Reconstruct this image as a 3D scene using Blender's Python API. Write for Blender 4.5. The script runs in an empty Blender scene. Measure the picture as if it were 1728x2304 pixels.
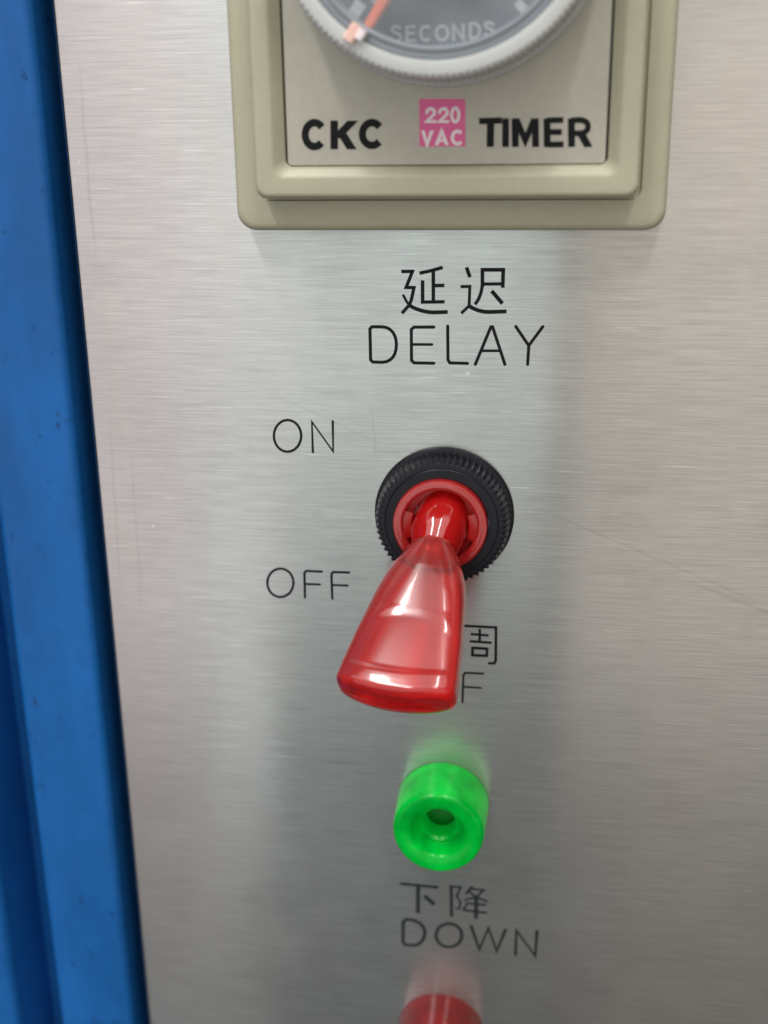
import bpy, bmesh, math, random
from mathutils import Vector, Matrix
MM = 0.001
sc = bpy.context.scene
C = sc.collection

# ---------------------------------------------------------------- camera
CAM_POS = (13.124, -146.257, 49.697)                       # mm; the panel is the plane y = 0
r_ = Vector((0.99029766, 0.13833155, -0.0132263))
u_ = Vector((-0.03217026, 0.32080978, 0.94659715))
f_ = Vector((-0.13518738, 0.93698744, -0.32214734))
cam = bpy.data.cameras.new('camera')
co = bpy.data.objects.new('camera', cam); C.objects.link(co)
m = Matrix.Identity(4)
for i in range(3):
    m[i][0] = r_[i]; m[i][1] = u_[i]; m[i][2] = -f_[i]; m[i][3] = CAM_POS[i] * MM
co.matrix_world = m
cam.sensor_fit = 'HORIZONTAL'; cam.sensor_width = 24.0
cam.lens = 2674 / 1728 * 24
cam.clip_start = 0.005; cam.clip_end = 50
cam.dof.use_dof = True; cam.dof.focus_distance = 0.149; cam.dof.aperture_fstop = 13
sc.camera = co

# ---------------------------------------------------------------- light
w = bpy.data.worlds.new('World'); sc.world = w; w.use_nodes = True
bg = w.node_tree.nodes['Background']
bg.inputs[0].default_value = (0.80, 0.86, 1.0, 1); bg.inputs[1].default_value = 0.035
def area(name, loc, target, sx, sy, rad, col):
    L = bpy.data.lights.new(name, 'AREA'); L.shape = 'RECTANGLE'; L.size = sx; L.size_y = sy
    L.energy = rad * math.pi * sx * sy; L.color = col
    o = bpy.data.objects.new(name, L); C.objects.link(o)
    o.location = loc
    d = Vector(target) - Vector(loc)
    o.rotation_euler = d.to_track_quat('-Z', 'Y').to_euler()
    return o
# unseen fill lamps added for the steel's reflection bands, then the two ceiling tubes
area('reflection_fill', (-1.04, -1.30, 0.26), (-1.04, 0, 0.26), 1.20, 2.02, 1.12, (1.0, 0.90, 0.895))
area('reflection_fill', (-0.395, -1.305, 0.18), (-0.395, 0, 0.18), 0.09, 2.10, 1.12, (0.98, 1.0, 0.985))
area('reflection_fill', (-0.165, -1.31, 0.42), (-0.165, 0, 0.42), 0.37, 1.80, 1.27, (0.92, 1.0, 0.96))
area('reflection_fill', (0.752, -1.30, 0.27), (0.752, 0, 0.27), 1.424, 1.98, 0.93, (1.0, 0.90, 0.78))
area('overhead_fill', (0.0, -0.60, 1.45), (0.0, -0.60, 0), 2.6, 1.2, 2.2, (1.0, 0.98, 0.95))  # overhead fill added to brighten the upper steel and top faces
area('ceiling_tube', (-0.45, -0.62, 1.30), (-0.45, -0.62, 0), 0.09, 1.1, 45.0, (1.0, 0.98, 0.95))
area('ceiling_tube', (0.28, -0.62, 1.30), (0.28, -0.62, 0), 0.06, 1.1, 45.0, (1.0, 0.98, 0.95))
sc.view_settings.view_transform = 'Standard'; sc.view_settings.look = 'None'
sc.view_settings.exposure = 0.0; sc.view_settings.gamma = 1.0
sc.view_settings.use_curve_mapping = False
sc.cycles.max_bounces = 12; sc.cycles.transmission_bounces = 10; sc.cycles.transparent_max_bounces = 12
sc.cycles.caustics_refractive = True; sc.cycles.caustics_reflective = True
sc.cycles.blur_glossy = 0.3
sc.cycles.sample_clamp_indirect = 2.0

# strokes of every printed character, in mm on its own surface: [width, cap, closed, x, z, x, z ...]
LET = {
 'delay_cn': [["a",[[0.371,"b",0,[-5.43,30.65,-4.04,30.66,-4.84,28.71,-3.86,28.69,-4.2,27.2,-4.43,26.6,-5.38,25.52]],[0.28,"b",0,[-5.24,27.84,-4.81,27.01,-4.39,26.46]],[0.411,"b",0,[-4.44,26.51,-4.01,26.27,-3.55,26.07,-3.06,25.91,-2.54,25.78,-2.02,25.71,-1.5,25.67,0.31,25.74]],[0.369,"b",0,[-3.18,30.45,-1.87,30.73,-0.31,31.16]],[0.386,"b",0,[-1.48,30.78,-1.47,26.95]],[0.388,"b",0,[-2.8,29.59,-2.8,26.75]],[0.353,"b",0,[-2.99,26.93,-0.07,26.99]],[0.369,"b",0,[-1.48,28.96,-0.12,28.99]]]],["b",[[0.401,"b",0,[2.57,31.2,3.01,29.99]],[0.33,"b",0,[1.86,28.85,3.0,28.88,2.94,26.52,1.97,25.59]],[0.423,"b",0,[2.98,26.48,3.33,26.27,3.7,26.1,4.07,25.97,4.47,25.87,4.89,25.81,5.34,25.79,7.53,25.88]],[0.402,"b",0,[4.54,28.86,4.51,30.9,7.03,30.91,7.0,28.74]],[0.347,"b",0,[4.54,29.18,7.01,29.22]],[0.365,"b",0,[4.54,29.23,4.47,28.65,4.37,28.15,4.23,27.72,4.07,27.34,3.87,27.01,3.65,26.71]],[0.42,"b",0,[5.66,28.37,7.01,26.83]]]]],
 'delay': [["D",[[0.312,"r",1,[-9.43,23.53,-9.19,23.81,-7.9,23.82,-7.36,23.73,-6.92,23.51,-6.57,23.18,-6.32,22.74,-6.16,22.22,-6.11,21.63,-6.17,20.98,-6.33,20.43,-6.59,19.98,-6.94,19.65,-7.37,19.43,-7.88,19.34,-9.14,19.35,-9.41,19.63]]]],["E",[[0.307,"r",0,[-1.42,23.85,-3.88,23.82,-4.23,23.51,-4.22,19.63,-3.9,19.32,-1.41,19.31]],[0.263,"r",0,[-4.2,21.65,-1.65,21.67]]]],["L",[[0.306,"r",0,[0.31,23.99,0.36,19.77,0.6,19.39,2.8,19.36]]]],["A",[[0.307,"r",0,[3.78,19.25,5.64,23.96,5.85,23.96,7.45,19.31]],[0.259,"r",0,[4.57,20.97,6.9,21.0]]]],["Y",[[0.301,"r",0,[8.69,24.04,10.33,21.69,11.99,24.07]],[0.302,"r",0,[10.34,21.69,10.25,19.35]]]]],
 'on': [["O",[[0.25,"r",1,[-18.69,9.49,-18.78,8.94,-18.98,8.42,-19.28,7.97,-19.67,7.62,-20.12,7.39,-20.6,7.3,-21.07,7.36,-21.5,7.57,-21.86,7.9,-22.13,8.34,-22.29,8.85,-22.33,9.4,-22.25,9.96,-22.04,10.48,-21.73,10.92,-21.34,11.27,-20.9,11.49,-20.42,11.57,-19.96,11.51,-19.53,11.31,-19.17,10.98,-18.9,10.55,-18.74,10.04]]]],["N",[[0.237,"r",0,[-17.22,7.34,-17.22,11.41,-14.54,7.49,-14.48,11.52]]]]],
 'off': [["O",[[0.248,"r",1,[-20.51,-11.15,-20.6,-11.7,-20.8,-12.21,-21.1,-12.66,-21.5,-13.01,-21.94,-13.24,-22.42,-13.34,-22.89,-13.29,-23.32,-13.1,-23.69,-12.78,-23.96,-12.35,-24.12,-11.85,-24.15,-11.31,-24.07,-10.77,-23.86,-10.25,-23.55,-9.81,-23.16,-9.46,-22.72,-9.24,-22.24,-9.15,-21.78,-9.2,-21.35,-9.39,-20.99,-9.7,-20.72,-10.12,-20.56,-10.62]]]],["F",[[0.245,"r",0,[-16.55,-9.37,-18.67,-9.34,-18.95,-9.64,-19.0,-13.24]],[0.219,"r",0,[-18.93,-11.26,-16.88,-11.23]]]],["F",[[0.243,"r",0,[-12.81,-9.33,-15.0,-9.36,-15.25,-9.66,-15.22,-13.24]],[0.218,"r",0,[-15.19,-11.24,-13.07,-11.24]]]]],
 'zhou': [["z",[[0.374,"b",0,[0.9,-22.38,1.32,-21.29,1.41,-16.37,6.96,-16.42,7.01,-21.25,6.84,-21.72,5.97,-21.77]],[0.369,"b",0,[3.56,-17.56,6.0,-17.63]],[0.356,"b",0,[4.8,-16.72,4.81,-18.67]],[0.358,"b",0,[3.46,-18.61,6.43,-18.69]],[0.394,"b",1,[3.85,-19.57,5.82,-19.6,5.78,-20.66,3.84,-20.66]]]],["F",[[0.312,"b",0,[5.49,-23.35,2.9,-23.36,2.65,-23.75,2.55,-28.0]],[0.279,"b",0,[2.67,-25.49,5.18,-25.54]]]]],
 'down_cn': [["x",[[0.487,"b",0,[-6.38,-58.12,-0.72,-58.29]],[0.628,"b",0,[-3.7,-58.25,-3.75,-63.06]],[0.657,"b",0,[-2.78,-59.93,-1.29,-61.31]]]],["j",[[0.486,"b",0,[1.25,-63.28,1.14,-57.83]],[0.339,"b",0,[1.14,-57.96,2.55,-57.95,1.97,-59.59,2.51,-60.46,2.43,-61.65,1.81,-61.7]],[0.394,"b",0,[4.27,-57.63,3.3,-59.05]],[0.338,"b",0,[4.14,-58.14,5.89,-58.15,4.78,-59.5,3.1,-60.16]],[0.366,"b",0,[3.65,-58.44,4.64,-59.35,6.48,-60.15]],[0.368,"b",0,[3.32,-60.64,6.27,-60.71]],[0.34,"b",0,[3.46,-60.88,2.9,-61.94]],[0.398,"b",0,[2.9,-61.89,6.44,-62.07]],[0.62,"b",0,[4.81,-59.5,4.83,-63.2]]]]],
 'down': [["D",[[0.438,"r",1,[-5.63,-68.92,-6.03,-68.35,-5.96,-64.89,-5.53,-64.34,-4.66,-64.34,-3.88,-64.59,-3.33,-64.97,-2.97,-65.44,-2.78,-65.95,-2.73,-66.48,-2.84,-67.23,-3.07,-67.84,-3.41,-68.31,-3.83,-68.65,-4.32,-68.85]]]],["O",[[0.43,"r",1,[2.78,-66.37,2.72,-66.92,2.53,-67.45,2.23,-67.91,1.84,-68.29,1.37,-68.54,0.88,-68.66,0.38,-68.64,-0.09,-68.48,-0.49,-68.18,-0.8,-67.77,-0.99,-67.28,-1.06,-66.75,-0.99,-66.2,-0.8,-65.67,-0.5,-65.21,-0.1,-64.84,0.36,-64.59,0.86,-64.47,1.35,-64.5,1.81,-64.66,2.21,-64.95,2.52,-65.36,2.71,-65.84]]]],["W",[[0.427,"r",0,[4.13,-64.62,5.39,-68.62,6.69,-64.72,7.96,-68.71,9.16,-64.82]]]],["N",[[0.426,"r",0,[10.73,-69.03,10.78,-64.75,13.63,-69.0,13.75,-64.64]]]]],
 'ckc': [["C",[[0.691,"b",0,[-13.46,47.68,-13.67,47.93,-13.92,48.1,-14.2,48.18,-14.49,48.17,-14.77,48.06,-15.02,47.87,-15.23,47.61,-15.36,47.29,-15.42,46.95,-15.41,46.6,-15.31,46.27,-15.15,45.98,-14.92,45.76,-14.65,45.63,-14.36,45.59,-14.07,45.64,-13.79,45.79,-13.56,46.01]]]],["K",[[0.731,"b",0,[-12.03,48.38,-12.11,45.28]],[0.707,"h",0,[-9.88,48.34,-11.93,46.46]],[0.775,"h",0,[-11.37,47.27,-10.08,45.26]]]],["C",[[0.682,"b",0,[-6.84,47.63,-7.05,47.86,-7.31,48.03,-7.6,48.11,-7.9,48.09,-8.19,48.0,-8.44,47.81,-8.64,47.57,-8.78,47.27,-8.84,46.94,-8.81,46.61,-8.71,46.29,-8.53,46.02,-8.3,45.82,-8.02,45.69,-7.72,45.65,-7.42,45.7,-7.14,45.84,-6.91,46.05]]]]],
 'timer': [["T",[[0.583,"b",0,[4.32,48.13,6.85,48.16]],[0.706,"b",0,[5.61,48.16,5.61,45.37]]]],["I",[[0.662,"b",0,[7.26,48.39,7.32,45.35]]]],["M",[[0.665,"b",0,[8.41,45.34,8.3,48.38]],[0.619,"h",0,[8.38,48.38,9.49,46.05,10.48,48.35]],[0.658,"b",0,[10.52,48.35,10.65,45.32]]]],["E",[[0.656,"b",0,[11.8,48.34,11.93,45.31]],[0.533,"b",0,[11.8,48.12,13.6,48.14]],[0.535,"b",0,[11.84,46.88,13.48,46.88]],[0.537,"b",0,[11.88,45.57,13.73,45.57]]]],["R",[[0.653,"b",0,[14.46,48.31,14.61,45.29]],[0.531,"b",0,[14.46,48.09,15.54,48.12,15.97,47.99,16.24,47.74,16.33,47.41,16.26,47.09,16.02,46.84,15.6,46.72,14.51,46.73]],[0.694,"h",0,[15.53,46.78,16.45,45.27]]]]],
 'v220': [["2",[[0.336,"r",0,[-1.51,49.09,-1.45,49.3,-1.3,49.44,-1.11,49.5,-0.91,49.49,-0.74,49.39,-0.65,49.19,-0.67,48.91,-1.53,48.16,-0.58,48.15]]]],["2",[[0.335,"r",0,[-0.08,49.08,-0.02,49.28,0.12,49.42,0.32,49.48,0.52,49.47,0.68,49.37,0.78,49.18,0.76,48.89,-0.1,48.14,0.85,48.13]]]],["0",[[0.334,"r",1,[2.08,48.81,2.06,48.56,1.99,48.34,1.88,48.18,1.76,48.09,1.62,48.09,1.49,48.18,1.38,48.35,1.31,48.57,1.28,48.82,1.31,49.07,1.37,49.29,1.48,49.45,1.61,49.54,1.75,49.54,1.88,49.45,1.98,49.28,2.05,49.06]]]]],
 'vac': [["V",[[0.402,"h",0,[-1.97,47.21,-1.47,45.71,-0.94,47.19]]]],["A",[[0.402,"h",0,[-0.41,45.62,0.16,47.1,0.77,45.61]],[0.275,"b",0,[-0.2,46.1,0.6,46.1]]]],["C",[[0.357,"b",0,[2.36,46.84,2.23,46.97,2.07,47.06,1.9,47.08,1.73,47.05,1.58,46.95,1.46,46.8,1.39,46.61,1.36,46.41,1.39,46.2,1.46,46.02,1.59,45.87,1.74,45.77,1.91,45.72,2.08,45.74,2.24,45.83,2.37,45.96]]]]],
 'vbox': [-2.34,50.55,2.79,50.48,2.84,45.45,-2.36,45.5],
 'seconds': [["S",[[0.269,"b",0,[-3.88,57.59,-4.08,57.79,-4.32,57.88,-4.56,57.86,-4.74,57.74,-4.8,57.52,-4.54,57.28,-4.3,57.18,-4.07,57.08,-3.91,56.95,-3.85,56.73,-4.0,56.5,-4.26,56.41,-4.54,56.45,-4.77,56.59,-4.87,56.81]]]],["E",[[0.289,"b",0,[-3.22,57.9,-3.23,56.34]],[0.248,"b",0,[-3.22,57.81,-2.27,57.79]],[0.248,"b",0,[-3.23,57.16,-2.36,57.14]],[0.249,"b",0,[-3.23,56.43,-2.24,56.41]]]],["C",[[0.267,"b",0,[-0.79,57.61,-0.94,57.75,-1.12,57.82,-1.3,57.81,-1.48,57.72,-1.62,57.57,-1.71,57.36,-1.74,57.13,-1.71,56.9,-1.62,56.69,-1.48,56.53,-1.31,56.43,-1.12,56.42,-0.94,56.48,-0.79,56.61]]]],["O",[[0.266,"b",1,[1.18,57.09,1.14,56.85,1.03,56.64,0.86,56.49,0.66,56.41,0.44,56.41,0.23,56.5,0.06,56.66,-0.05,56.87,-0.09,57.11,-0.05,57.35,0.06,57.56,0.23,57.72,0.43,57.8,0.65,57.79,0.86,57.7,1.03,57.54,1.14,57.33]]]],["N",[[0.287,"b",0,[1.78,56.3,1.73,57.89,2.82,56.41,2.77,57.94]]]],["D",[[0.265,"b",1,[3.52,57.95,3.97,57.98,4.28,57.85,4.48,57.59,4.54,57.27,4.48,56.95,4.3,56.69,3.99,56.56,3.54,56.53]]]],["S",[[0.263,"b",0,[6.0,57.76,5.78,57.96,5.53,58.05,5.3,58.03,5.14,57.93,5.09,57.74,5.33,57.51,5.56,57.42,5.78,57.32,5.96,57.19,6.03,57.01,5.89,56.81,5.65,56.73,5.39,56.74,5.17,56.84,5.06,57.03]]]]],
 'ticks': [["t",[[1.291,"b",0,[-9.1,58.89,-8.07,60.31]]]],["t",[[0.902,"b",0,[9.46,58.85,8.37,59.95]]]],["0",[[0.247,"r",1,[-6.16,60.86,-6.2,60.6,-6.29,60.39,-6.43,60.26,-6.59,60.24,-6.73,60.33,-6.84,60.52,-6.9,60.77,-6.89,61.04,-6.81,61.28,-6.69,61.44,-6.54,61.51,-6.39,61.46,-6.26,61.31,-6.18,61.08]]]]],
}

# ---------------------------------------------------------------- helpers
def mat(name):
    M = bpy.data.materials.new(name); M.use_nodes = True
    return M, M.node_tree, M.node_tree.nodes['Principled BSDF']
def nd(t, kind, **kw):
    n = t.nodes.new(kind)
    for k, v in kw.items(): setattr(n, k, v)
    return n
def coords(t, scale):
    tc = nd(t, 'ShaderNodeTexCoord'); mp = nd(t, 'ShaderNodeMapping')
    mp.inputs['Scale'].default_value = scale
    t.links.new(tc.outputs['Object'], mp.inputs['Vector'])
    return mp.outputs[0]
def noise(t, scale3, scale=1.0, detail=3, rough=0.55):
    n = nd(t, 'ShaderNodeTexNoise'); n.inputs['Scale'].default_value = scale
    n.inputs['Detail'].default_value = detail; n.inputs['Roughness'].default_value = rough
    t.links.new(coords(t, scale3), n.inputs['Vector'])
    return n.outputs['Fac']
def math_(t, op, a, b=None, clamp=False):
    n = nd(t, 'ShaderNodeMath', operation=op); n.use_clamp = clamp
    for i, v in enumerate((a, b)):
        if v is None: continue
        if isinstance(v, (int, float)): n.inputs[i].default_value = v
        else: t.links.new(v, n.inputs[i])
    return n.outputs[0]
def ramp(t, fac, stops):
    n = nd(t, 'ShaderNodeValToRGB'); e = n.color_ramp.elements
    while len(e) < len(stops): e.new(0.5)
    for el, (p, c) in zip(e, stops): el.position = p; el.color = (*c, 1)
    t.links.new(fac, n.inputs[0]); return n.outputs[0]
def maprange(t, v, a, b, c, d):
    n = nd(t, 'ShaderNodeMapRange')
    for i, x in enumerate((a, b, c, d)): n.inputs[i + 1].default_value = x
    t.links.new(v, n.inputs[0]); return n.outputs[0]
def bump(t, bs, h, strength, dist):
    b = nd(t, 'ShaderNodeBump'); b.inputs['Strength'].default_value = strength
    b.inputs['Distance'].default_value = dist
    t.links.new(h, b.inputs['Height']); t.links.new(b.outputs[0], bs.inputs['Normal'])

# ---------------------------------------------------------------- materials
def segment_mask(t, x0, z0, x1, z1, wd):
    # 1 on a fine straight scratch from (x0,z0) to (x1,z1) in mm, fading at the ends
    x0, z0, x1, z1, wd = [v * MM for v in (x0, z0, x1, z1, wd)]
    L = math.hypot(x1 - x0, z1 - z0); dx, dz = (x1 - x0) / L, (z1 - z0) / L
    tc = nd(t, 'ShaderNodeTexCoord'); sp = nd(t, 'ShaderNodeSeparateXYZ'); t.links.new(tc.outputs['Object'], sp.inputs[0])
    X, Z = sp.outputs[0], sp.outputs[2]
    wob = maprange(t, noise(t, (1, 1, 1), 160, 1), 0, 1, -0.00035, 0.00035)
    perp = math_(t, 'ADD', math_(t, 'ADD', math_(t, 'MULTIPLY', X, -dz), math_(t, 'MULTIPLY', Z, dx)), x0 * dz - z0 * dx)
    perp = math_(t, 'ABSOLUTE', math_(t, 'ADD', perp, wob))
    al = math_(t, 'ADD', math_(t, 'ADD', math_(t, 'MULTIPLY', X, dx), math_(t, 'MULTIPLY', Z, dz)), -(x0 * dx + z0 * dz))
    m1 = maprange(t, perp, 0, wd, 1, 0)
    m2 = math_(t, 'MULTIPLY', maprange(t, al, 0, L * .2, 0, 1), maprange(t, al, L * .8, L, 1, 0))
    return math_(t, 'MULTIPLY', m1, m2)

def brushed_steel():
    M, t, bs = mat('brushed_steel')
    out = t.nodes['Material Output']
    fine = noise(t, (110, 1, 4300), 1, 5, 0.75)          # hairlines, 1 mm to 1 cm long
    mid = noise(t, (28, 1, 1300), 1, 3, 0.6)
    big = noise(t, (14, 1, 26), 1, 3, 0.55)            # hand smears
    blot = noise(t, (120, 1, 120), 1, 5, 0.6)
    g = math_(t, 'ADD', math_(t, 'MULTIPLY', fine, 0.88), math_(t, 'MULTIPLY', mid, 0.12))
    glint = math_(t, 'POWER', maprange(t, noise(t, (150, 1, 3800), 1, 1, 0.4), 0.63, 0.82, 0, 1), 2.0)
    scr = None
    for s in ((-22.8, 15.3, -7.8, 8.4, .16), (8.9, 1.9, 42.5, -12.0, .24), (-44.3, 56, -44.5, 31, .30),
              (-44.4, 11.5, -45.2, -15, .22), (-42.0, 8.0, -42.3, -18, .18), (-9.5, 14.7, -8.8, 6.1, .14), (31, -8.5, 47, -14.5, .35)):
        k = segment_mask(t, *s); scr = k if scr is None else math_(t, 'ADD', scr, k, True)
    v = maprange(t, g, 0.25, 0.75, 0.365, 0.62)
    v = math_(t, 'MULTIPLY', v, maprange(t, big, 0.3, 0.7, 0.93, 1.05))
    v = math_(t, 'MULTIPLY', v, maprange(t, blot, 0.3, 0.8, 1.03, 0.95))
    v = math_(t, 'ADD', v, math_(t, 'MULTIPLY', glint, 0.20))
    v = math_(t, 'MULTIPLY', v, maprange(t, scr, 0, 1, 1.0, 0.88))
    spk = maprange(t, noise(t, (520, 1, 700), 1, 1, 0.4), 0.80, 0.86, 0, 1)  # tiny glints painted as bright specks into the steel colour
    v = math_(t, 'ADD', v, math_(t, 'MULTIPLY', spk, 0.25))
    grime = maprange(t, noise(t, (70, 1, 85), 1, 5, 0.7), 0.52, 0.78, 0, 1)
    v = math_(t, 'MULTIPLY', v, maprange(t, grime, 0, 1, 1.0, 0.90))
    tint = ramp(t, noise(t, (38, 1, 16), 1, 4, 0.6), [(0.35, (1.0, .965, .935)), (0.65, (.965, .985, .975))])
    mul = nd(t, 'ShaderNodeMix', data_type='RGBA', blend_type='MULTIPLY'); mul.inputs[0].default_value = 1
    t.links.new(tint, mul.inputs[6]); t.links.new(v, mul.inputs[7])
    col = mul.outputs[2]
    tan = nd(t, 'ShaderNodeCombineXYZ'); tan.inputs[2].default_value = 1
    bs.inputs['Metallic'].default_value = 1
    bs.inputs['Anisotropic'].default_value = 0.95
    t.links.new(col, bs.inputs['Base Color']); t.links.new(tan.outputs[0], bs.inputs['Tangent'])
    t.links.new(maprange(t, blot, 0.3, 0.7, 0.285, 0.32), bs.inputs['Roughness'])
    bump(t, bs, g, 0.04, 0.00001)
    b2 = nd(t, 'ShaderNodeBsdfPrincipled')
    b2.inputs['Metallic'].default_value = 1; b2.inputs['Anisotropic'].default_value = 0.95
    b2.inputs['Roughness'].default_value = 0.16
    t.links.new(col, b2.inputs['Base Color']); t.links.new(tan.outputs[0], b2.inputs['Tangent'])
    mx = nd(t, 'ShaderNodeMixShader'); mx.inputs[0].default_value = 0.38
    t.links.new(bs.outputs[0], mx.inputs[1]); t.links.new(b2.outputs[0], mx.inputs[2])
    t.links.new(mx.outputs[0], out.inputs['Surface'])
    return M
def plastic(name, col, rough=0.4, var=0.06, grain=1500, gb=0.08, spec=0.5):
    M, t, bs = mat(name)
    n = noise(t, (grain, grain, grain), 1, 3)
    s = noise(t, (110, 110, 110), 1, 4)
    a = math_(t, 'ADD', math_(t, 'MULTIPLY', n, 0.4), math_(t, 'MULTIPLY', s, 0.6))
    t.links.new(ramp(t, a, [(0.3, tuple(c * (1 - var) for c in col)), (0.7, tuple(min(1, c * (1 + var)) for c in col))]), bs.inputs['Base Color'])
    t.links.new(maprange(t, s, 0.3, 0.7, rough * 0.85, rough * 1.15), bs.inputs['Roughness'])
    bs.inputs['Specular IOR Level'].default_value = spec
    bump(t, bs, n, gb, 0.00005)
    return M, t, bs
def clear_plastic(name, col, trans, rough, sss=0.0, emit=0.0, ior=1.49, coat=0.0, bmp=0.0, lo=0.92):
    M, t, bs = mat(name)
    n = noise(t, (260, 260, 260), 1, 3)
    t.links.new(ramp(t, n, [(0.3, tuple(c * lo for c in col)), (0.7, col)]), bs.inputs['Base Color'])
    bs.inputs['Transmission Weight'].default_value = trans
    bs.inputs['IOR'].default_value = ior
    bs.inputs['Roughness'].default_value = rough
    if sss:
        bs.inputs['Subsurface Weight'].default_value = sss
        bs.inputs['Subsurface Radius'].default_value = (1, .5, .5)
        bs.inputs['Subsurface Scale'].default_value = 0.003
    bs.inputs['Coat Weight'].default_value = coat; bs.inputs['Coat Roughness'].default_value = 0.05
    if emit:
        bs.inputs['Emission Color'].default_value = (*col, 1); bs.inputs['Emission Strength'].default_value = emit
    if bmp: bump(t, bs, noise(t, (260, 260, 260), 1, 1), bmp, 0.0001)
    return M
STEEL = brushed_steel()
INK = plastic('black_ink', (0.008, 0.009, 0.010), 0.6, 0.2, 1500, 0.05, 0.15)[0]
INKF = plastic('worn_black_ink', (0.020, 0.026, 0.026), 0.5, 0.25, 1500, 0.05, 0.3)[0]
BEIGE = plastic('olive_beige_plastic', (0.42, 0.412, 0.30), 0.42, 0.08)[0]
FACE = plastic('timer_face_plastic', (0.43, 0.415, 0.35), 0.30, 0.10)[0]
PINK = plastic('pink_print', (0.72, 0.10, 0.30), 0.4, 0.06)[0]
WHITE = plastic('white_print', (0.82, 0.74, 0.78), 0.4, 0.03)[0]
GREYP = plastic('grey_print', (0.46, 0.48, 0.54), 0.5, 0.05)[0]
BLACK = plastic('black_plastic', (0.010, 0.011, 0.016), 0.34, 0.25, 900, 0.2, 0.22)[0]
DARK = plastic('dark_shadow_gap', (0.008, 0.010, 0.016), 0.7, 0.2)[0]
NAVY = plastic('slate_blue_dial', (0.080, 0.092, 0.145), 0.45, 0.08, 1500, 0.05, 0.2)[0]
HUB = plastic('dark_slate_hub', (0.045, 0.05, 0.065), 0.4, 0.08)[0]
ORANGE = plastic('orange_pointer', (0.80, 0.16, 0.09), 0.4, 0.05)[0]
PALEP = plastic('pale_pink_plastic', (0.80, 0.52, 0.44), 0.4, 0.05)[0]
BLUE, bt, bb = plastic('blue_enamel', (0.007, 0.115, 0.39), 0.5, 0.10, 420, 0.5, 0.3)
chip = maprange(bt, noise(bt, (420, 330, 300), 1, 4, 0.65), 0.62, 0.72, 1.0, 0.5)
smear = maprange(bt, noise(bt, (90, 90, 22), 1, 4, 0.6), 0.35, 0.7, 0.78, 1.08)
bm_ = nd(bt, 'ShaderNodeMix', data_type='RGBA', blend_type='MULTIPLY'); bm_.inputs[0].default_value = 1
bt.links.new(bb.inputs['Base Color'].links[0].from_socket, bm_.inputs[6]); bt.links.new(math_(bt, 'MULTIPLY', chip, smear), bm_.inputs[7]); bt.links.new(bm_.outputs[2], bb.inputs['Base Color'])
RED = clear_plastic('red_translucent_plastic', (0.95, 0.105, 0.10), 0.88, 0.17, 0.0, 0, 1.42, 0.45)
vt = RED.node_tree; va = vt.nodes.new('ShaderNodeVolumeAbsorption'); va.inputs['Color'].default_value = (1.0, 0.10, 0.08, 1); va.inputs['Density'].default_value = 215
vt.links.new(va.outputs[0], vt.nodes['Material Output'].inputs['Volume'])
REDC = clear_plastic('red_collar_plastic', (0.90, 0.045, 0.045), 0.65, 0.12, 0.2, 0, 1.49, 0.6)
REDD = clear_plastic('deep_red_plastic', (0.58, 0.010, 0.010), 0.45, 0.12, 0.3, 0, 1.49, 0.5)
REDB = clear_plastic('dark_red_translucent_plastic', (0.34, 0.008, 0.010), 0.55, 0.10, 0.0, 0, 1.49, 0.3, 0.0, 0.5)
GREEN = clear_plastic('green_translucent_plastic', (0.0, 0.62, 0.06), 0.35, 0.22, 0.2, 0.13, 1.40, 0.05, 0.0, 0.42)
GREEND = clear_plastic('dark_green_plastic', (0.0, 0.20, 0.02), 0.1, 0.4, 0.0, 0.05)
GREEN.node_tree.nodes['Principled BSDF'].inputs['Specular IOR Level'].default_value = 0.10
REDB.node_tree.nodes['Principled BSDF'].inputs['Specular IOR Level'].default_value = 0.15
FROST = clear_plastic('frosted_clear_plastic', (0.86, 0.87, 0.86), 0.35, 0.45, 0.3, 0, 1.49, 0.4)
def thin_clear():
    M, t, bs = mat('thin_clear_cover')
    tr = nd(t, 'ShaderNodeBsdfTransparent'); tr.inputs[0].default_value = (0.94, 0.95, 0.95, 1)
    gl = nd(t, 'ShaderNodeBsdfGlossy'); gl.inputs['Roughness'].default_value = 0.18
    df = nd(t, 'ShaderNodeBsdfDiffuse'); df.inputs[0].default_value = (.8, .82, .82, 1)
    m1 = nd(t, 'ShaderNodeMixShader'); m1.inputs[0].default_value = 0.25
    t.links.new(gl.outputs[0], m1.inputs[1]); t.links.new(df.outputs[0], m1.inputs[2])
    m2 = nd(t, 'ShaderNodeMixShader')
    t.links.new(maprange(t, noise(t, (90, 90, 90), 1, 3), 0.3, 0.7, 0.07, 0.13), m2.inputs[0])
    t.links.new(tr.outputs[0], m2.inputs[1]); t.links.new(m1.outputs[0], m2.inputs[2])
    t.links.new(m2.outputs[0], t.nodes['Material Output'].inputs['Surface'])
    return M
COVER = thin_clear()
LENS = clear_plastic('grey_clear_plastic', (0.42, 0.47, 0.52), 0.35, 0.2, 0.0, 0)

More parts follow.
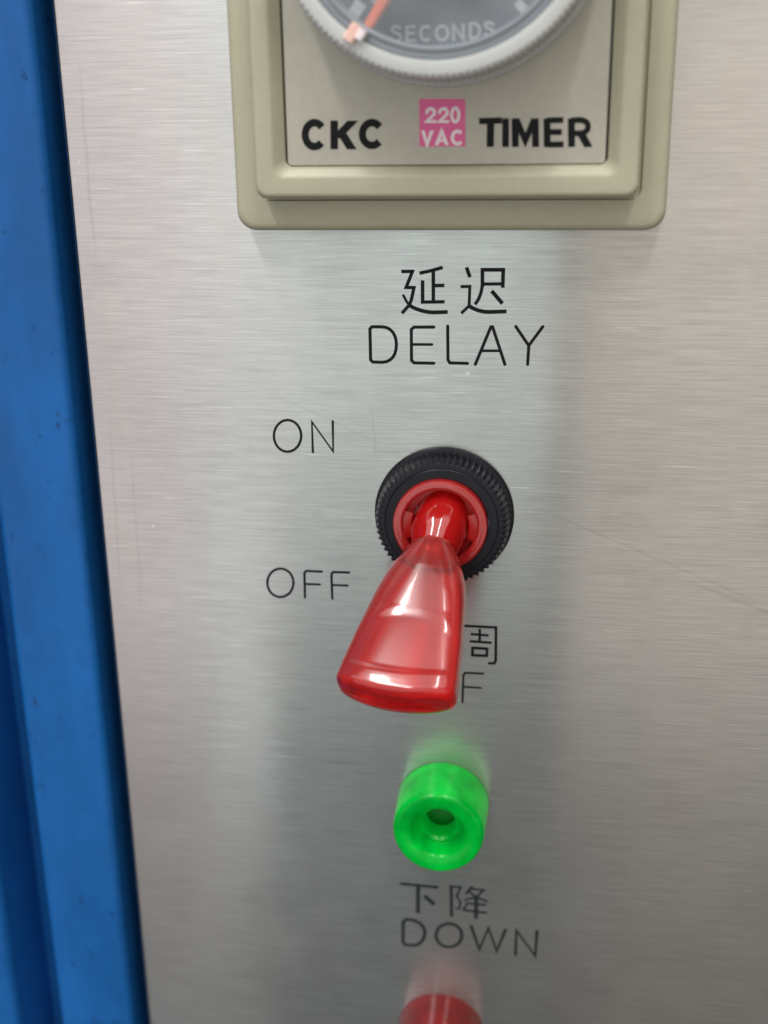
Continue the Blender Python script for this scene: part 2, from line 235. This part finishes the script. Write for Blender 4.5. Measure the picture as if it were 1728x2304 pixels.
# ---------------------------------------------------------------- objects
def ob(name, verts, faces, material, parent=None, smooth=None, origin=(0, 0, 0)):
    me = bpy.data.meshes.new(name)
    me.from_pydata([((v[0] - origin[0]) * MM, (v[1] - origin[1]) * MM, (v[2] - origin[2]) * MM) for v in verts], [], faces)
    bm = bmesh.new(); bm.from_mesh(me); bmesh.ops.recalc_face_normals(bm, faces=bm.faces)
    if smooth is not None:
        for f in bm.faces: f.smooth = True
        for e in bm.edges:
            if len(e.link_faces) == 2 and e.calc_face_angle(0) > math.radians(smooth): e.smooth = False
    bm.to_mesh(me); bm.free()
    me.materials.append(material)
    o = bpy.data.objects.new(name, me); C.objects.link(o)
    o.location = [c * MM for c in origin]
    if smooth is not None:
        wn = o.modifiers.new('weighted_normals', 'WEIGHTED_NORMAL'); wn.keep_sharp = True; wn.weight = 90
    if parent is not None: o.parent = parent; 
    return o
def thing(name, label, cat, loc=(0, 0, 0), group=None):
    o = bpy.data.objects.new(name, None); C.objects.link(o); o.empty_display_size = 0.01
    o.location = [c * MM for c in loc]; o['label'] = label; o['category'] = cat
    if group: o['group'] = group
    return o
def rr(cx, cz, hx, hz, r, n=6):
    P = []
    for sx, sz, a0 in ((1, 1, 0), (-1, 1, 90), (-1, -1, 180), (1, -1, 270)):
        for i in range(n + 1):
            a = math.radians(a0 + 90 * i / n)
            P.append((cx + sx * (hx - r) + r * math.cos(a), cz + sz * (hz - r) + r * math.sin(a)))
    return P
def loft(loops, close=False, cap0=False, cap1=False):
    V, F = [], []
    n = len(loops[0])
    for L in loops: V += L
    m = len(loops)
    for i in range(m if close else m - 1):
        a, b = i * n, ((i + 1) % m) * n
        for j in range(n):
            k = (j + 1) % n
            F.append((a + j, a + k, b + k, b + j))
    if cap0: F.append(tuple(range(n)))
    if cap1: F.append(tuple(range((m - 1) * n, m * n)))
    return V, F
def frame_loops(cx, cz, prof):            # prof: (hx, hz, corner, height)
    return [[(x, -h, z) for x, z in rr(cx, cz, hx, hz, r)] for hx, hz, r, h in prof]
def lathe(prof, cx=0, cz=0, n=96, mod=None, cap0=False, cap1=False, close=False):
    loops = []
    for k, (r, h) in enumerate(prof):
        loops.append([(cx + (r + (mod(k, j, n) if mod else 0)) * math.cos(2 * math.pi * j / n), -h,
                       cz + (r + (mod(k, j, n) if mod else 0)) * math.sin(2 * math.pi * j / n)) for j in range(n)])
    return loft(loops, close, cap0, cap1)
def ribbon(pts, wd, cap, closed, h0, h1):
    # a printed stroke: outline of constant width, a few hundredths of a mm thick
    P = [Vector(p) for p in pts]; n = len(P); hw = wd / 2
    L, Rr = [], []
    for i in range(n):
        if closed: a, b = P[i - 1], P[(i + 1) % n]
        else: a, b = P[max(i - 1, 0)], P[min(i + 1, n - 1)]
        d0 = (P[i] - a).normalized() if (P[i] - a).length > 1e-6 else (b - P[i]).normalized()
        d1 = (b - P[i]).normalized() if (b - P[i]).length > 1e-6 else d0
        n0 = Vector((-d0.y, d0.x)); n1 = Vector((-d1.y, d1.x))
        q = n0 + n1
        if q.length < 0.3: q = n0
        q.normalize(); k = hw / max(0.45, q.dot(n0))
        l, g = P[i] + q * k, P[i] - q * k
        if cap == 'h' and not closed and i in (0, n - 1):      # ends cut level
            d = d1 if i == 0 else d0
            if abs(d.y) > 0.25: l = l + d * ((P[i].y - l.y) / d.y); g = g + d * ((P[i].y - g.y) / d.y)
        L.append(l); Rr.append(g)
    capA, capB = [], []
    if cap == 'r' and not closed:
        for src, nxt, res in ((P[0], P[1], capA), (P[-1], P[-2], capB)):
            d = (src - nxt).normalized(); nn = Vector((-d.y, d.x))
            for i in range(1, 6):
                a = math.pi * i / 6
                res.append(src + nn * hw * math.cos(a) + d * hw * math.sin(a))
    V, F = [], []
    def add(pt): V.append((pt.x, -h1, pt.y)); V.append((pt.x, -h0, pt.y)); return len(V) - 2
    li = [add(p) for p in L]; ri = [add(p) for p in Rr]
    m = n if closed else n - 1
    for i in range(m):
        j = (i + 1) % n
        F.append((li[i], li[j], ri[j], ri[i]))
        F.append((li[i] + 1, li[j] + 1, li[j], li[i])); F.append((ri[i], ri[j], ri[j] + 1, ri[i] + 1))
    if not closed:
        if capB:      # at the end: direction d, its left normal is the ribbon's left side
            ci = [add(p) for p in capB]
            F.append(tuple([li[-1]] + ci + [ri[-1]])); ch = [li[-1]] + ci + [ri[-1]]
            for a, b in zip(ch, ch[1:]): F.append((a, b, b + 1, a + 1))
        else: F.append((li[-1], ri[-1], ri[-1] + 1, li[-1] + 1))
        if capA:
            ci = [add(p) for p in capA]
            ch = [ri[0]] + ci + [li[0]]
            F.append(tuple(ch))
            for a, b in zip(ch, ch[1:]): F.append((a, b, b + 1, a + 1))
        else: F.append((ri[0], li[0], li[0] + 1, ri[0] + 1))
    return V, F
def glyphs(key, h, material, parent, name='letter', thick=0.02, wk=1.0, off=(0, 0, 0)):
    for ch, strokes in LET[key]:
        V, F = [], []
        for i, (wd, cap, closed, flat) in enumerate(strokes):
            pts = [(flat[2 * k], flat[2 * k + 1]) for k in range(len(flat) // 2)]
            v, f = ribbon(pts, wd * wk, cap, bool(closed), h - 0.005, h + thick + 0.006 * i)
            b = len(V); V += v; F += [tuple(x + b for x in q) for q in f]
        xs = [v[0] for v in V]; zs = [v[2] for v in V]
        og = ((min(xs) + max(xs)) / 2, -h, (min(zs) + max(zs)) / 2)
        o = ob(name, V, F, material, None, None, og)
        o.parent = parent
        o.matrix_parent_inverse = parent.matrix_world.inverted() if parent.type == 'X' else Matrix.Identity(4)
        if parent.location.length > 0 or parent.parent: o.location = Vector([c * MM for c in og]) - world_loc(parent)
def world_loc(o):
    v = o.location.copy()
    while o.parent: o = o.parent; v += o.location
    return v
def box(x0, x1, y0, y1, z0, z1, r=0.6, n=4):
    # slab with rounded long edges (front edges rounded with radius r)
    cx, cz, hx, hz = (x0 + x1) / 2, (z0 + z1) / 2, (x1 - x0) / 2, (z1 - z0) / 2
    prof = [(hx, hz, 0.05, -y1)]
    for i in range(n + 1):
        a = math.radians(90 * i / n)
        prof.append((hx - r * (1 - math.cos(a)), hz - r * (1 - math.cos(a)), 0.05, -y0 - r + r * math.sin(a)))
    lp = frame_loops(cx, cz, prof)
    return loft(lp, False, True, True)

# ---- the setting: dark inside of the cabinet behind the gap
o = ob('cabinet_interior', *box(-170, 140, 16, 18, -190, 150, 0.2), DARK); o['kind'] = 'structure'

# ---- control panel
panel = ob('control_panel', *box(-47.35, 98, 0, 1.5, -150, 110, 0.9, 6), STEEL, None, 40)
panel['label'] = 'brushed stainless steel control panel with black engraved lettering and fine scratches'
panel['category'] = 'control panel'
glyphs('delay_cn', 0, INK, panel, wk=1.15); glyphs('delay', 0, INK, panel, wk=1.3)
glyphs('on', 0, INK, panel, wk=1.35); glyphs('off', 0, INK, panel, wk=1.35)
glyphs('zhou', 0, INK, panel)
glyphs('down_cn', 0, INKF, panel); glyphs('down', 0, INKF, panel, wk=1.22)

# ---- blue frame members at the left
fr = ob('frame_bar', *box(-61.7, -49.5, -0.6, 15, -150, 110, 1.2, 6), BLUE, None, 40)
fr['label'] = 'long blue painted steel frame bar running beside the left edge of the steel panel'; fr['category'] = 'frame'
fr2 = ob('cabinet_side', *box(-150, -68.6, -1.2, 15, -150, 110, 1.5, 6), BLUE, None, 40)
fr2['label'] = 'blue painted cabinet side at the far left bottom corner beyond the dark recess'; fr2['category'] = 'cabinet'
rc = ob('sunken_channel', *box(-68.7, -61.6, 11, 15, -150, 110, 0.2, 2), BLUE, None, None)
rc['label'] = 'dark blue sunken channel between the blue frame bar and the blue cabinet side'; rc['category'] = 'channel'

# ---- timer
TX, TZ = 0.40, 67.0
timer = thing('timer', 'square olive beige timer with clear round dial, orange pointer and pink voltage mark', 'timer')
ob('contact_shadow_ring', *loft(frame_loops(TX, TZ, [(25.42, 31.32, 2.4, 0), (25.42, 31.32, 2.4, 0.4), (24.5, 30.4, 2.0, 0.4)])), BLACK, timer, 40)  # black ring added to draw the contact shadow line under the flange
ob('flange', *loft(frame_loops(TX, TZ, [(25.3, 31.2, 2.3, 0.42), (25.2, 31.1, 2.3, 3.1), (25.1, 31.0, 2.2, 3.55), (24.85, 30.75, 2.1, 3.85), (24.4, 30.3, 1.9, 3.98),
    (23.4, 29.3, 1.6, 4.0), (22.3, 27.65, 1.3, 4.0), (22.15, 27.5, 1.3, 3.5), (20.6, 26.0, 1.0, 3.5), (20.6, 26.0, 1.0, 0.42)])), BEIGE, timer, 50)
ob('bezel', *loft(frame_loops(TX, TZ, [(21.85, 27.2, 1.3, 3.45), (21.75, 27.1, 1.3, 7.3), (21.65, 27.0, 1.3, 7.7), (21.45, 26.8, 1.2, 7.93), (21.1, 26.45, 1.0, 8.0),
    (19.75, 24.95, 1.2, 8.0), (19.35, 24.55, 1.2, 7.85), (18.65, 23.95, 1.0, 7.3), (18.25, 23.6, 0.8, 7.0), (18.2, 23.55, 0.8, 6.0)])), BEIGE, timer, 50)
ob('bezel_gap', *loft(frame_loops(TX, TZ, [(18.3, 23.7, 0.5, 5.8), (18.3, 23.7, 0.5, 6.0)]), False, True, True), DARK, timer)
face = ob('face_plate', *loft(frame_loops(TX, TZ, [(17.95, 23.5, 0.4, 6.1), (17.95, 23.5, 0.4, 6.93), (17.88, 23.43, 0.35, 7.0)]), False, True, True), FACE, timer, 40)
glyphs('ckc', 7.0, INK, face, wk=1.2); glyphs('timer', 7.0, INK, face, wk=1.16)
vb = LET['vbox']
V = [(vb[2 * i], -7.035, vb[2 * i + 1]) for i in range(4)] + [(vb[2 * i], -6.99, vb[2 * i + 1]) for i in range(4)]
mark = ob('voltage_mark', V, [(0, 1, 2, 3), (0, 4, 5, 1), (1, 5, 6, 2), (2, 6, 7, 3), (3, 7, 4, 0)], PINK, timer)
mark['label'] = 'small pink square reading 220 VAC in white'
glyphs('v220', 7.035, WHITE, mark); glyphs('vac', 7.035, WHITE, mark)
DX, DZ = 0.40, 69.85
NT = 150
def knurl(amp, ks, per):
    def f(k, j, n): return (amp * (1 if (j // (per // 2)) % 2 else -1) if per > 2 else amp * (1 if j % 2 else -1)) if k in ks else 0
    return f
kn = ob('dial_knob', *lathe([(18.12, 7.02), (18.12, 8.2), (17.95, 8.45), (17.55, 8.6), (17.40, 14.6), (17.35, 15.1), (17.0, 15.4), (16.8, 15.42), (15.85, 15.55), (15.6, 15.5), (15.55, 14.0)],
    DX, DZ, NT * 2, knurl(0.13, (3, 4, 5, 6), 2)), FROST, timer, 30)
ob('dial_lens_ring', *lathe([(15.56, 14.3), (15.5, 15.1), (15.2, 15.25), (15.05, 14.95), (14.75, 14.95), (14.6, 15.3), (14.3, 15.3), (14.15, 14.9), (14.1, 10.9)], DX, DZ, 128), LENS, timer, 30)
kn['label'] = 'frosted clear knurled dial knob with stepped rim'
dp = ob('dial_plate', *lathe([(15.4, 10.4), (15.4, 11.0)], DX, DZ, 96, None, True, True), NAVY, timer, 30)
dp['label'] = 'slate blue dial plate reading SECONDS'
glyphs('seconds', 11.0, GREYP, dp, wk=0.9)
glyphs('ticks', 11.0, GREYP, dp, name='dial_mark')
ob('dial_hub', *lathe([(9.3, 10.9), (9.3, 12.6), (9.0, 13.0), (5, 13.0)], DX, DZ, 96, None, False, True), HUB, timer, 30)
ob('dial_cover', *lathe([(14.12, 14.6), (14.12, 14.75)], DX, DZ, 96, None, True, True), COVER, timer, 30)
def bar(x0, z0, x1, z1, w0, w1, h0, h1):
    d = Vector((x1 - x0, z1 - z0)).normalized(); nn = Vector((-d.y, d.x))
    a, b = Vector((x0, z0)), Vector((x1, z1))
    Q = [a + nn * w0 / 2, b + nn * w1 / 2, b - nn * w1 / 2, a - nn * w0 / 2]
    Q2 = [a + nn * w0 * .32, b + nn * w1 * .32, b - nn * w1 * .32, a - nn * w0 * .32]
    V = [(q.x, -h0, q.y) for q in Q] + [(q.x, -(h1 - .15), q.y) for q in Q] + [(q.x, -h1, q.y) for q in Q2]
    F = []
    for s in (0, 4):
        for i in range(4): j = (i + 1) % 4; F.append((s + i, s + j, s + 4 + j, s + 4 + i))
    F += [(8, 9, 10, 11), (0, 1, 2, 3)]
    return V, F
pt = ob('pointer', *bar(-1.0, 66.5, -7.3, 57.2, 1.4, 0.9, 12.6, 14.3), ORANGE, timer)
ob('pointer_tip', *bar(-7.7, 57.8, -8.8, 56.3, 1.2, 1.2, 14.0, 16.1), PALEP, pt)
ob('pointer_mark', *bar(-7.1, 57.3, -7.7, 56.4, 0.9, 0.9, 14.0, 16.2), WHITE, pt)

# ---- toggle switch
SX, SZ = -0.05, -0.55
tog = thing('toggle_switch', 'toggle switch with translucent red paddle lever pushed down to OFF in a black knurled nut', 'switch')
NN = 64
def saw(k, j, n):
    if k not in (3, 4, 5): return 0
    return (0.23, 0.02, -0.23, -0.05)[j % 4] * (1.0 if k < 5 else 0.9)
nut = ob('nut', *lathe([(9.08, 0), (9.08, 0.45), (8.9, 0.72), (8.45, 0.85), (8.35, 3.5), (8.15, 3.85), (7.8, 4.0), (7.3, 4.0), (7.22, 3.93), (7.12, 4.0), (6.05, 4.0), (6.0, 1.0)], SX, SZ, NN * 4, saw), BLACK, tog, 25)
nut['label'] = 'black knurled ring nut with toothed edge'
ob('collar', *lathe([(6.03, 3.5), (6.03, 4.7), (5.9, 4.93), (5.7, 5.0), (5.0, 4.95), (4.75, 4.75), (4.65, 4.2), (4.5, 3.3), (3.75, 3.1), (3.62, 2.9), (3.6, 0.6)], SX - .12, SZ - .05, 96), REDC, tog, 30)
ob('collar_floor', *lathe([(5.9, 0.3), (5.9, 2.4), (3.0, 2.4)], SX - .12, SZ - .05, 64, None, True, True), REDD, tog)
for a0 in (-26, 158):        # two tabs left and right of the neck
    V, F, n = [], [], 8
    for i in range(n + 1):
        a = math.radians(a0 + 46 * i / n)
        for r, h in ((3.55, 2.6), (3.55, 4.15), (3.75, 4.35), (4.75, 4.5), (4.75, 2.6)):
            V.append((SX - .12 + r * math.cos(a), -h, SZ - .05 + r * math.sin(a)))
    for i in range(n):
        for j in range(5): k = (j + 1) % 5; F.append((i * 5 + j, i * 5 + k, i * 5 + 5 + k, i * 5 + 5 + j))
    F += [tuple(range(5)), tuple(range(n * 5, n * 5 + 5))]
    ob('collar_tab', V, F, REDD, tog, 30)
ang, az = math.radians(35), math.radians(-8.0)
A = Vector((math.sin(az), -math.cos(ang) * math.cos(az), -math.sin(ang) * math.cos(az)))
E1 = Vector((0, 0, 1)).cross(A); E1 = -E1 if E1.x < 0 else E1; E1.normalize()
N1 = A.cross(E1); N1 = -N1 if N1.z < 0 else N1
PIV = Vector((SX, -3.0, SZ + 0.3))
def interp(x, T):
    if x <= T[0][0]: return T[0][1]
    for (a, b), (c, d) in zip(T, T[1:]):
        if x <= c:
            s = (x - a) / (c - a); s = s * s * (3 - 2 * s) if False else s
            return b + (d - b) * s
    return T[-1][1]
def sst(x, a, b):
    s = max(0, min(1, (x - a) / (b - a))); return s * s * (3 - 2 * s)
def lev(prof_t, awid, bthk, expo, n=96, dish=False, curve=0.0):
    loops = []
    for t in prof_t:
        a, b, e = awid(t), bthk(t), expo(t); L = []
        for j in range(n):
            th = 2 * math.pi * j / n
            c, s = math.cos(th), math.sin(th)
            u = math.copysign(abs(c) ** (2 / e), c); v = math.copysign(abs(s) ** (2 / e), s)
            x, y = a * u, b * v; tt = t
            if dish and v > 0:
                edge = 15.2 + 2.0 * (abs(x) / (0.86 * a)) ** 2
                k = sst(t, edge - .4, edge + 1.4) * (1 - sst(t, 23.4, 24.4)) * (1 - sst(abs(x) / a, 0.70, 0.95))
                y -= 0.09 * k
            tt = t - curve * (x / 6.5) ** 2 * sst(t, 16, 26)
            p = PIV + A * tt + E1 * x + N1 * y
            L.append(tuple(p))
        loops.append(L)
    return loft(loops, False, True, True)
AW = [(5, 2.95), (6, 3.5), (8, 4.5), (10, 5.15), (12, 5.6), (15, 6.05), (18, 6.5), (21, 6.8), (24, 7.1), (25.8, 7.2)]
def endk(t):          # rounding at the free end
    s = max(0, (t - 25.8) / 1.05); return math.sqrt(max(0.0, 1 - s ** 2.4)) if s > 0 else 1
ts = [5 + 20.8 * i / 104 for i in range(105)] + [25.8 + 1.05 * math.sin(math.pi / 2 * i / 14) for i in range(1, 14)]
lever = ob('lever', *lev(ts, lambda t: interp(t, AW) - 0.9 * (1 - endk(t)), lambda t: interp(t, [(5, 2.95), (9, 3.0), (15, 2.8), (25, 3.0)]) * (0.35 + 0.65 * endk(t)),
    lambda t: interp(t, [(5, 2.0), (9, 2.2), (15, 2.9), (26, 3.6)]), 128, True, 1.0), RED, tog, 50)
lever['label'] = 'flared translucent red paddle lever pointing down'
ob('lever_neck', *lev([-2, 0, 1, 2, 2.9, 3.3, 4.7, 5.0, 5.3], lambda t: interp(t, [(-2, 3.4), (2.6, 3.5), (3.1, 3.38), (4.8, 2.95), (5.0, 2.7), (5.3, 2.6)]),
    lambda t: interp(t, [(-2, 3.4), (2.6, 3.5), (3.1, 3.38), (4.8, 2.95), (5.0, 2.7), (5.3, 2.6)]), lambda t: 2.0, 64), REDD, tog, 25)
ob('lever_core', *lev([5.35, 6, 7, 7.3, 7.5], lambda t: interp(t, [(5, 2.5), (7, 2.9), (7.3, 2.7), (7.5, 2.2)]),
    lambda t: interp(t, [(5, 2.5), (7, 2.5), (7.3, 2.3), (7.5, 1.9)]), lambda t: 2.1, 64), REDD, lever, 40)

# ---- push buttons
def button(cx, cz, cap, dark, ringm, label, h=8.0):
    t = thing('push_button', label, 'push button', (cx, 0, cz))
    ob('base_ring', *lathe([(6.50, 0), (6.50, 0.22), (6.4, 0.3), (6.1, 0.3)], 0, 0, 72), ringm, t, 30)
    ob('cap', *lathe([(6.45, 0.3), (6.47, 0.6), (6.42, 2.6), (6.36, 4.9), (6.25, h - .9), (6.12, h - .4), (5.85, h - .1), (5.4, h), (4.3, h - .1), (3.85, h - .3), (3.6, h - .7),
        (3.45, h - 2.2), (3.1, h - 2.7), (2.6, h - 2.5), (2.25, h - 2.9), (2.1, h - 4.8), (2.1, h - 5.4), (5.2, h - 5.4), (5.3, 0.3)], 0, 0, 96, None, False, False, True), cap, t, 35)
    ob('cap_socket', *lathe([(5.0, 0.6), (5.0, 1.6), (2.0, 1.8), (1.2, 2.0), (0.3, 1.9)], 0, 0, 48, None, True, True), dark, t, 35)
    return t
button(-0.05, -43.9, GREEN, GREEND, GREEND, 'green glowing translucent push button between the toggle switch and the word DOWN')
button(-0.35, -83.8, REDB, REDD, REDB, 'dark red translucent push button below the word DOWN, cut by the bottom of the photo')
